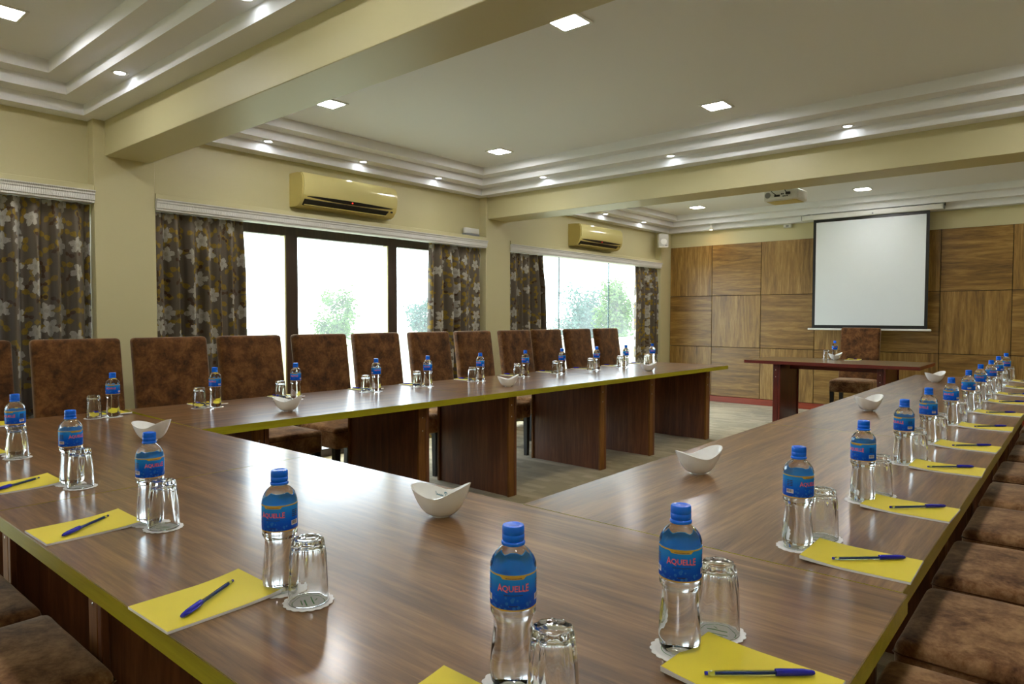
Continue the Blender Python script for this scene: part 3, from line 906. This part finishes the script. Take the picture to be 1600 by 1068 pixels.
def make_bowl():
    t = thing('snack_bowl', 'x', 'bowl', (0, 0, 0), 0, 'white saddle-shaped porcelain bowls')
    n, mr = 64, 14
    def surf(a, s, ins):
        k = abs(cos(a))
        rho = 0.053 + 0.025 * k ** 2.2 - ins
        h = 0.050 + (0.033 if cos(a) > 0 else 0.022) * k ** 2.0
        foot = 0.023 - ins * 0.4
        r = foot + (rho - foot) * s ** 0.66
        z = h * (0.3 * s + 0.7 * s ** 1.7)
        return Vector((r * cos(a), r * sin(a) , z + 0.004))
    bm = bmesh.new()
    outer = [[bm.verts.new(surf(2 * pi * i / n, j / mr, 0)) for i in range(n)] for j in range(mr + 1)]
    inner = [[bm.verts.new(surf(2 * pi * i / n, j / mr, 0.0032) + Vector((0, 0, 0.0035 * (1 - j / mr)))) for i in range(n)] for j in range(mr + 1)]
    foot = [bm.verts.new((0.0225 * cos(2 * pi * i / n), 0.0225 * sin(2 * pi * i / n), 0)) for i in range(n)]
    for i in range(n):
        k = (i + 1) % n
        bm.faces.new((foot[i], foot[k], outer[0][k], outer[0][i]))
        bm.faces.new((outer[-1][i], outer[-1][k], inner[-1][k], inner[-1][i]))
        for j in range(mr):
            bm.faces.new((outer[j][i], outer[j][k], outer[j + 1][k], outer[j + 1][i]))
            bm.faces.new((inner[j][k], inner[j][i], inner[j + 1][i], inner[j + 1][k]))
    bm.faces.new(foot[::-1]); bm.faces.new(inner[0])
    new_obj('bowl_body', bm_mesh(bm, 'm', True, 60), t, M['porcelain'])
    # small teal printed emblem on the inner side wall
    bm = bmesh.new()
    def pt(a, s):
        s = min(0.97, s + 0.10)
        return surf(a, s, 0.0032) + Vector((0, 0, 0.0035 * (1 - s))) + Vector((-cos(a), -sin(a), 0.5)) * 0.0005
    def stroke(pts, w):
        P = [Vector(p) for p in pts]
        for a, b in zip(P, P[1:]):
            d = (b - a).normalized(); nn = Vector((-d.y, d.x)) * w
            q = [a - nn, b - nn, b + nn, a + nn]
            bm.faces.new([bm.verts.new(pt(x, y)) for x, y in q])
    c = 1.85
    arc = [(c - 0.16 + 0.085 * cos(t_), 0.70 + 0.085 * sin(t_)) for t_ in [0.2 * k for k in range(2, 28)]]
    stroke(arc, 0.018)
    stroke([(c - 0.22, 0.60), (c - 0.10, 0.80)], 0.016)
    for k in range(6):
        x = c - 0.02 + 0.055 * k
        stroke([(x, 0.62), (x + 0.03, 0.66 + 0.02 * (k % 2)), (x + 0.045, 0.615)], 0.010)
    stroke([(c + 0.33, 0.61), (c + 0.36, 0.74)], 0.012)
    new_obj('emblem_print', bm_mesh(bm), t, M['teal'])
    return t

bottle0, doily0, pad0, pen0, bowl0 = make_bottle(), make_doily(), make_pad(), make_pen(), make_bowl()
glass_me = make_glass(); glass_me.materials.append(M['glass'])
used = set()
def put(master, label, loc, rz):
    if master.name not in used:
        used.add(master.name)
        master.location = loc; master.rotation_euler = (0, 0, rz); master['label'] = label
        return master
    return copy_tree(master, label, loc, rz)
masters = dict(bottle=bottle0, doily=doily0, pad=pad0, pen=pen0, bowl=bowl0)
def setting(where, b, g, pad, pen, face=0.0, parts='bgdpn'):
    """where: text that finishes every label; b,g bottle and glass spots; pad=(x,y,rz); pen=(x,y,rz)"""
    dz = 0.001
    if 'd' in parts:
        gd = Vector(g) - Vector(b)
        put(doily0, 'white paper doily under the bottle, ' + where, (b[0], b[1], ZT + 0.0002), random.uniform(0, 6))
        gg = Vector(b) + gd.normalized() * max(gd.length, 0.0)
        put(doily0, 'white paper doily under the glass, ' + where, (gg.x, gg.y, ZT + 0.0011), random.uniform(0, 6))
    if 'b' in parts:
        ca = atan2(-b[1], -b[0])
        put(bottle0, 'blue-capped water bottle, ' + where, (b[0], b[1], ZT + 0.0022), ca + face)
    if 'g' in parts:
        o = new_obj('drinking_glass', glass_me, None, None, (g[0], g[1], ZT + 0.0022), (0, 0, random.uniform(0, 6)))
        o['label'] = 'upturned drinking glass, ' + where; o['category'] = 'glass'; o['group'] = 'upturned drinking glasses'
    if 'p' in parts:
        put(pad0, 'yellow notepad, ' + where, (pad[0], pad[1], ZT + 0.0003), pad[2])
    if 'n' in parts:
        put(pen0, 'blue ballpoint pen on yellow notepad, ' + where, (pen[0], pen[1], ZT + 0.0062), pen[2])

# right-hand row: bottle y positions read from the photo
RB = [(-0.456, 0.926), (-0.471, 1.515), (-0.457, 2.012), (-0.471, 2.625), (-0.476, 3.120), (-0.479, 3.728), (-0.477, 4.312), (-0.484, 4.908), (-0.479, 5.432), (-0.486, 5.996), (-0.485, 6.582)]
RG = [(-0.436, 1.017), (-0.447, 1.611), (-0.436, 2.110), (-0.446, 2.717), (-0.452, 3.205), (-0.455, 3.812), (-0.455, 4.395), (-0.462, 4.99), (-0.458, 5.514), (-0.464, 6.078), (-0.464, 6.664)]
RFACE = [0.05, 0.80, -0.65, -0.75, -0.7, -0.35, 1.5, -0.15, 0.5, -0.6, 0.2]
for k, (b, g) in enumerate(zip(RB, RG)):
    w = 'right-hand row, %s from the near end' % ORD[k]
    yc = b[1] - 0.008
    if k == 0: yc = 0.915
    setting(w, b, g, (-0.342, yc, pi / 2 + (0.02 if k % 2 else -0.03)), (-0.333 + 0.004 * (k % 3), yc + 0.005, radians(41 + 2 * (k % 3))), RFACE[k])
# front row: seats facing away from the camera side
FB = [(-0.584, 0.690), (-1.119, 0.660), (-1.722, 0.672), (-2.306, 0.678), (-2.934, 0.690)]
FG = [(-0.500, 0.668), (-1.030, 0.661), (-1.655, 0.674), (-2.236, 0.680), (-2.866, 0.678)]
FFACE = [0.0, -0.42, 0.35, 0.55, -0.7]
FPAD = [(-0.60, 0.55), (-1.166, 0.545), (-1.79, 0.552), (-2.385, 0.56), (-3.03, 0.57)]
for k in range(5):
    w = 'front table row, %s from the right end' % ORD[k]
    px, py = FPAD[k]
    parts = 'bgdpn' if k < 4 else 'bgdp'
    setting(w, FB[k], FG[k], (px, py, 0.02), (px + 0.008, py, radians(-54 - 4 * (k % 2))), FFACE[k], parts)
# window-side row
LB = [(-3.692, 1.273), (-3.661, 1.776), (-3.640, 2.263), (-3.628, 2.861), (-3.604, 3.305), (-3.600, 3.852), (-3.590, 4.395), (-3.556, 4.870), (-3.535, 5.395), (-3.525, 5.910), (-3.508, 6.420)]
LG = [(-3.703, 1.190), (-3.680, 1.698), (-3.690, 2.190), (-3.634, 2.779), (-3.630, 3.226), (-3.612, 3.773), (-3.612, 4.314), (-3.570, 4.787), (-3.552, 5.314), (-3.545, 5.832), (-3.525, 6.340)]
for k, (b, g) in enumerate(zip(LB, LG)):
    w = 'window-side row, %s from the near end' % ORD[k]
    yc = b[1] + 0.025
    edge = left_pt(yc - 1.385, 0.95).x
    pc = edge + 0.118
    setting(w, b, g, (pc, yc, -pi / 2 + random.uniform(-0.05, 0.05)), (pc - 0.012, yc - 0.02, radians(200 + random.uniform(-12, 12))), random.uniform(-1.0, 1.0))
put(pad0, 'yellow notepad cut off by the left picture edge, front table corner', (-3.80, 0.82, ZT + 0.0003), -pi / 2)
# head table
setting('head table', (-2.30, 8.80 - 0.14), (-2.385, 8.62), (-2.09, 8.63, 0.03), (-2.09, 8.63, 1.2), 0.2, 'bgdpn')

# bowls
BW = [((-1.230, 1.171), 0.42, 'white porcelain bowl with teal emblem at the middle of the front table'),
      ((-2.872, 1.130), 0.55, 'white porcelain bowl on the corner table at the left'),
      ((-3.222, 1.955), 0.69, 'white porcelain bowl nearest on the window-side row'),
      ((-3.167, 3.680), 0.76, 'white porcelain bowl halfway along the window-side row'),
      ((-3.100, 5.600), 0.71, 'white porcelain bowl farthest along the window-side row'),
      ((-0.940, 2.029), 0.95, 'white porcelain bowl nearest on the right-hand row'),
      ((-0.888, 4.004), 0.95, 'white porcelain bowl halfway along the right-hand row'),
      ((-0.892, 6.101), 0.85, 'white porcelain bowl farthest along the right-hand row'),
      ((-2.265, 8.555), 0.55, 'white porcelain bowl on the head table')]
for (p, r, lab) in BW:
    put(bowl0, lab, (p[0], p[1], ZT + 0.0002), r)

# ================================================================== WALL AND CEILING FITTINGS
# air conditioners
def air_con(label, y0, L):
    t = thing('air_conditioner', label, 'air conditioner', (XW, y0, 2.15), 0, 'wall air conditioners')
    prof = [(0.0, 0.0), (0.10, 0.0), (0.135, 0.012), (0.175, 0.055), (0.192, 0.11), (0.196, 0.18), (0.190, 0.235), (0.165, 0.268), (0.12, 0.278), (0.0, 0.278)]
    def extr(a, b, pr):
        bm = bmesh.new()
        A = [bm.verts.new((x, a, z)) for x, z in pr]; B = [bm.verts.new((x, b, z)) for x, z in pr]
        n = len(pr)
        for i in range(n): bm.faces.new((A[i], A[(i + 1) % n], B[(i + 1) % n], B[i]))
        bm.faces.new(A); bm.faces.new(B[::-1])
        return bm_mesh(bm, 'm', True, 35)
    new_obj('body', extr(0, L, [(x * 0.985, 0.002 + z * 0.985) for x, z in prof]), t, M['ac_side'])
    front = [(0.140, 0.088), (0.1855, 0.088), (0.1965, 0.12), (0.2005, 0.18), (0.1945, 0.237), (0.168, 0.272), (0.14, 0.278)]
    new_obj('front_panel', extr(0.012, L - 0.012, front), t, M['ac'])
    # dark lens-shaped display strip under the panel
    bm = bmesh.new(); n = 20
    top = []; bot = []
    for i in range(n + 1):
        s = i / n
        y = 0.05 + (L - 0.10) * s
        hh = 0.020 * sin(pi * s) ** 0.7 + 0.002
        top.append((0.1895, y, 0.079 + hh * 0.55)); bot.append((0.1790, y, 0.079 - hh * 0.75))
    for (A, B) in zip(zip(top, bot), list(zip(top, bot))[1:]):
        f = [bm.verts.new(p) for p in (A[0], B[0], B[1], A[1])]; bm.faces.new(f)
    o = new_obj('display_strip', bm_mesh(bm), t, M['black'])
    new_obj('indicator', box_mesh(0.183, 0.1875, L * 0.5 - 0.006, L * 0.5 + 0.006, 0.073, 0.081), t, M['led_red'])
    bm = bmesh.new()
    q = [(0.1745, 0.03, 0.057), (0.1745, L - 0.09, 0.057), (0.136, L - 0.11, 0.0135), (0.136, 0.03, 0.0135)]
    off = Vector((0.0055, 0, -0.0055))
    A = [bm.verts.new(Vector(p) + off) for p in q]; B = [bm.verts.new(Vector(p) - off) for p in q]
    bm.faces.new(A); bm.faces.new(B[::-1])
    for i in range(4): bm.faces.new((A[i], B[i], B[(i + 1) % 4], A[(i + 1) % 4]))
    new_obj('air_outlet', bm_mesh(bm), t, M['black'])
    for (x, z) in ((0.1535, 0.0245),):
        bm = bmesh.new()
        P = [(x, 0.035, z), (x, L - 0.105, z), (x - 0.007, L - 0.095, z - 0.007), (x - 0.007, 0.035, z - 0.007)]
        nn = Vector((0.0015, 0, -0.0015))
        A = [bm.verts.new(Vector(p) + nn * 6) for p in P]; B = [bm.verts.new(Vector(p) + nn * 4) for p in P]
        bm.faces.new(A); bm.faces.new(B[::-1])
        for i in range(4): bm.faces.new((A[i], B[i], B[(i + 1) % 4], A[(i + 1) % 4]))
        new_obj('louver', bm_mesh(bm), t, M['ac_side'])
    new_obj('receiver_window', box_mesh(0.165, 0.178, L - 0.062, L - 0.042, 0.046, 0.058), t, M['black'])
    new_obj('pipe_cover', box_mesh(0.0, 0.05, L, L + 0.03, 0.0, 0.07, 0.004, 2), t, M['white'])
    return t
air_con('cream wall air conditioner above the dark-framed window', 3.10, 0.985)
air_con('cream wall air conditioner above the far frameless window', 7.035, 1.0)

# small white device resting on the pelmet
t = thing('white_device', 'small white box with grey base on the pelmet by the second column', 'device', (-4.985, 5.19, 2.102))
part_box('base', t, M['grey'], -0.03, 0.03, -0.105, 0.105, 0.0, 0.022, 0.005)
part_box('lid', t, M['white'], -0.028, 0.028, -0.095, 0.105, 0.022, 0.082, 0.012, 3)

# corner loudspeaker
t = thing('wall_speaker', 'white wall speaker high in the far left corner', 'speaker', (-4.86, 9.19, 2.285), radians(38))
part_box('cabinet', t, M['white'], -0.075, 0.075, -0.06, 0.06, 0.0, 0.205, 0.012, 3)
part_box('grille', t, plain('pale_grille', lin(188, 188, 184), 0.6), -0.062, 0.062, -0.0635, -0.0595, 0.018, 0.19, 0.0015, 1)
for o in (lathe([(0, 0), (0.045, 0), (0.045, 0.003), (0.036, 0.0045), (0, 0.003)], 32),):
    new_obj('cone', o, t, M['white'], (0, -0.0635, 0.085), (pi / 2, 0, 0))
part_box('badge', t, M['black'], 0.02, 0.05, -0.0655, -0.0632, 0.023, 0.032)
part_box('bracket', t, M['grey'], -0.012, 0.012, 0.06, 0.105, 0.09, 0.12)

# little box high on the far wall
t = thing('alarm_box', 'small white box high on the far wall left of the screen', 'sensor', (-3.18, YF + 0.021, 2.48))
part_box('body', t, M['white'], -0.055, 0.055, -0.05, 0.0, 0.0, 0.05, 0.008, 3)
part_box('lens', t, M['grey'], -0.02, 0.02, -0.054, -0.049, 0.012, 0.032, 0.003, 1)

# ceiling LED panels
def led_panel(label, x, y):
    t = thing('ceiling_light', label, 'ceiling light', (x, y, ZS[3]), 0, 'square ceiling lights')
    bm = bmesh.new(); a, b = 0.092, 0.076
    for (x0, x1, y0, y1) in ((-a, a, -a, -b), (-a, a, b, a), (-a, -b, -b, b), (b, a, -b, b)): box(bm, x0, x1, y0, y1, -0.007, 0.0)
    new_obj('frame', bm_mesh(bm), t, M['white'])
    part_box('diffuser', t, M['ledpanel'], -b, b, -b, b, -0.004, -0.001)
    return t
pl = {(0, 0): 'square ceiling light over the near bay, cut by the left picture edge'}
for bi, ys in enumerate(((0.95, -1.3), (2.835, 4.63), (6.95, 8.70))):
    for yi, y in enumerate(ys):
        for xi, x in enumerate((-4.09, -2.04, 0.02)):
            lab = {(0, 0, 0): 'square ceiling light cut by the upper left picture edge',
                   (1, 0, 0): 'square ceiling light beside the near beam, left of centre',
                   (1, 0, 1): 'largest square ceiling light, top centre beside the near beam',
                   (1, 1, 0): 'square ceiling light above the second column corner',
                   (1, 1, 1): 'square ceiling light in the middle bay, right of centre',
                   (2, 1, 0): 'square ceiling light in the far bay above the oak corner',
                   (2, 1, 1): 'square ceiling light in the far bay above the screen'}.get((bi, yi, xi))
            if lab is None:
                lab = 'square ceiling light out of the picture, %s bay, %s row, %s column' % (('near', 'middle', 'far')[bi], ORD[yi], ORD[xi])
            led_panel(lab, x, y)

def downlight(label, x, y, z=ZS[1]):
    t = thing('downlight', label, 'downlight', (x, y, z), 0, 'small round downlights')
    new_obj('trim_ring', lathe([(0.026, -0.001), (0.036, -0.005), (0.043, -0.0045), (0.0435, 0.0), (0.026, 0.0)], 28), t, M['white'])
    new_obj('lens', lathe([(0, -0.0025), (0.026, -0.0025), (0.026, -0.0005), (0, -0.0005)], 24), t, M['ledspot'])
SX = XW + 0.1975
for k, y in enumerate((2.80, 3.70, 4.60)): downlight('small downlight above the dark-framed window, %s from the near beam' % ORD[k], SX, y)
for k, x in enumerate((-4.05, -2.70, -1.33)): downlight('small downlight before the second beam, %s from the window wall' % ORD[k], x, BEAM2[0] - 0.1975)
for k, x in enumerate((-4.13, -2.75)): downlight('small downlight in the near bay beside the first beam, %s from the window wall' % ORD[k], x, BEAM1[0] - 0.1975)
for k, y in enumerate((7.6, 8.6)): downlight('small downlight above the far frameless window, %s from the second beam' % ORD[k], SX, y)
# hanging eyeball spot near the far corner
t = thing('spotlight', 'small warm spotlight hanging over the oak panels at the far left', 'spotlight', (-4.2, 9.40, ZS[1]))
new_obj('mount', lathe([(0, -0.02), (0.02, -0.02), (0.034, -0.006), (0.034, 0.0), (0, 0)], 24), t, M['white'])
new_obj('head', lathe([(0.018, -0.085), (0.026, -0.082), (0.024, -0.045), (0.012, -0.02), (0, -0.018)], 24), t, M['white'])
new_obj('bulb', lathe([(0, -0.088), (0.016, -0.083), (0.017, -0.07), (0, -0.065)], 20), t, M['ledwarm'])

# projector hanging behind the second beam
t = thing('projector', 'white projector hanging from the ceiling behind the second beam', 'projector', (-2.13, 6.35, 2.30), radians(-2))
part_box('body', t, M['white'], -0.155, 0.155, -0.12, 0.12, 0.0, 0.095, 0.016, 3)
part_box('underside_plate', t, M['ac_side'], -0.13, 0.13, -0.10, 0.10, -0.004, 0.002, 0.001, 1)
new_obj('fan_grille', lathe([(0, 0), (0.026, 0), (0.026, 0.003), (0.022, 0.004), (0, 0.002)], 28), t, M['grey'], (-0.115, -0.12, 0.055), (pi / 2, 0, 0))
for (xa, xb, za, zb) in ((-0.055, -0.005, 0.035, 0.052), (0.005, 0.018, 0.05, 0.062), (0.022, 0.03, 0.05, 0.062), (0.02, 0.03, 0.03, 0.04), (0.036, 0.046, 0.03, 0.04), (0.054, 0.064, 0.03, 0.04)):
    part_box('port', t, M['black'], xa, xb, -0.1235, -0.118, za, zb)
part_box('power_plug', t, M['black'], 0.05, 0.09, -0.14, -0.118, 0.045, 0.068, 0.004)
bm = bmesh.new(); tube(bm, [(0.06, -0.135, 0.06), (0.045, -0.15, 0.09), (0.02, -0.10, 0.16), (0.0, -0.02, 0.30), (0.0, -0.02, 0.44)], 0.004, 8)
new_obj('cable', bm_mesh(bm, 'm', True), t, M['black'])
bm = bmesh.new(); tube(bm, [(-0.03, -0.13, 0.043), (-0.07, -0.15, 0.08), (-0.04, -0.08, 0.20), (-0.01, -0.02, 0.30), (-0.01, -0.02, 0.44)], 0.004, 8)
new_obj('cable', bm_mesh(bm, 'm', True), t, M['black'])
new_obj('lens', lathe([(0, 0), (0.034, 0), (0.036, 0.02), (0.028, 0.022), (0, 0.014)], 28), t, M['black'], (0.07, 0.118, 0.05), (-pi / 2, 0, 0))
bm = bmesh.new(); tube(bm, [(0, 0, 0.09), (0, 0, ZS[3] - 2.30)], 0.018, 14)
new_obj('mount_pole', bm_mesh(bm, 'm', True, 40), t, M['white'])
part_box('mount_plate', t, M['grey'], -0.07, 0.07, -0.07, 0.07, 0.092, 0.1, 0.002, 1)

# projection screen
t = thing('projection_screen', 'pull-down white projection screen with black border on the oak wall', 'screen', (-2.125, 9.40, 1.085))
part_box('fabric', t, M['screen'], -0.625, 0.625, -0.0015, 0.0, 0.065, 1.402)
bm = bmesh.new()
for (xa, xb, za, zb) in ((-0.660, -0.625, 0.024, 1.442), (0.625, 0.660, 0.024, 1.442), (-0.625, 0.625, 1.402, 1.442), (-0.625, 0.625, 0.024, 0.065)): box(bm, xa, xb, -0.0018, 0.0002, za, zb)
new_obj('black_border', bm_mesh(bm), t, M['black'])
part_box('weight_bar', t, M['white'], -0.71, 0.70, -0.012, 0.012, 0.0, 0.024, 0.005, 2)
part_box('case', t, M['white'], -0.80, 0.80, -0.045, 0.05, 1.440, 1.505, 0.012, 3)
for s in (-1, 1): part_box('case_end', t, M['grey'], s * 0.80 - 0.006, s * 0.80 + 0.006, -0.04, 0.045, 1.444, 1.501, 0.002, 1)
new_obj('badge', lathe([(0, 0), (0.010, 0), (0.010, 0.002), (0, 0.003)], 16), t, M['grey'], (0.05, -0.045, 1.46), (pi / 2, 0, 0))
part_box('bracket', t, M['black'], 0.806, 0.815, -0.01, 0.02, 1.48, 1.514)
part_box('hanger', t, M['white'], -0.70, -0.67, -0.02, 0.02, 1.50, 1.515)
part_box('hanger', t, M['white'], 0.67, 0.70, -0.02, 0.02, 1.50, 1.515)

# ================================================================== GARDEN
def tree(name, label, cat, x, y, zc, rx, rz, n, mat, trunk=True, leaf=0.12, seed=1, group=None):
    rng = random.Random(seed)
    t = thing(name, label, cat, (x, y, -0.12), 0, group)
    bm = bmesh.new()
    clumps = []
    for _ in range(26):
        while True:
            p = Vector((rng.uniform(-1, 1), rng.uniform(-1, 1), rng.uniform(-1, 1)))
            if p.length < 1: break
        clumps.append(Vector((p.x * rx * 0.8, p.y * rx * 0.8, zc + 0.12 + p.z * rz * 0.8)))
    for _ in range(n):
        c = rng.choice(clumps)
        p = c + Vector((rng.gauss(0, rx * 0.17), rng.gauss(0, rx * 0.17), rng.gauss(0, rz * 0.15)))
        if p.z < 0.02: continue
        d = Vector((rng.gauss(0, 1), rng.gauss(0, 1), rng.gauss(-0.2, 0.7))).normalized()
        s = d.orthogonal().normalized(); s.rotate(Matrix.Rotation(rng.uniform(0, 6.28), 3, d))
        L = leaf * rng.uniform(0.6, 1.3)
        bm.faces.new([bm.verts.new(q) for q in (p, p + d * L * 0.5 + s * L * 0.22, p + d * L, p + d * L * 0.5 - s * L * 0.22)])
    f = new_obj('foliage', bm_mesh(bm), t, mat)
    bm = bmesh.new()
    tube(bm, [(0, 0, 0), (0.03, 0.02, (zc) * 0.5), (0, 0, zc + 0.1)], [0.07, 0.05, 0.02], 8)
    for c in clumps[:12]: tube(bm, [(0, 0, max(0.1, zc * 0.55)), tuple((Vector((0, 0, zc * 0.8)) + c) / 2), tuple(c)], [0.03, 0.02, 0.008], 5)
    new_obj('trunk', bm_mesh(bm, 'm', True), t, M['bark'])
    return t
tree('garden_tree', 'small sunlit tree seen through the middle pane of the dark-framed window', 'tree', -16.0, 11.25, 1.25, 0.62, 0.95, 2600, M['leaf_a'], seed=4, leaf=0.13)
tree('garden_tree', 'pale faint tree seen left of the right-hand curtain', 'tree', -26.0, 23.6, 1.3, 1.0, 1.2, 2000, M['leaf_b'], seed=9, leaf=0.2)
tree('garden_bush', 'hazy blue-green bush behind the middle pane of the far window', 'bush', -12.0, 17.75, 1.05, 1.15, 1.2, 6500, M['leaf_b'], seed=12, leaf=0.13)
tree('garden_bush', 'bright green bush behind the right pane of the far window', 'bush', -9.0, 14.55, 1.2, 0.62, 0.95, 4200, M['leaf_a'], seed=15, leaf=0.12)
low = new_obj('garden_wall', box_mesh(-7.9, -7.6, 10.5, 17.0, -0.12, 0.80, 0.01, 2), None, M['stone'])
low['label'] = 'low pale stone garden wall outside the far window'; low['category'] = 'wall'
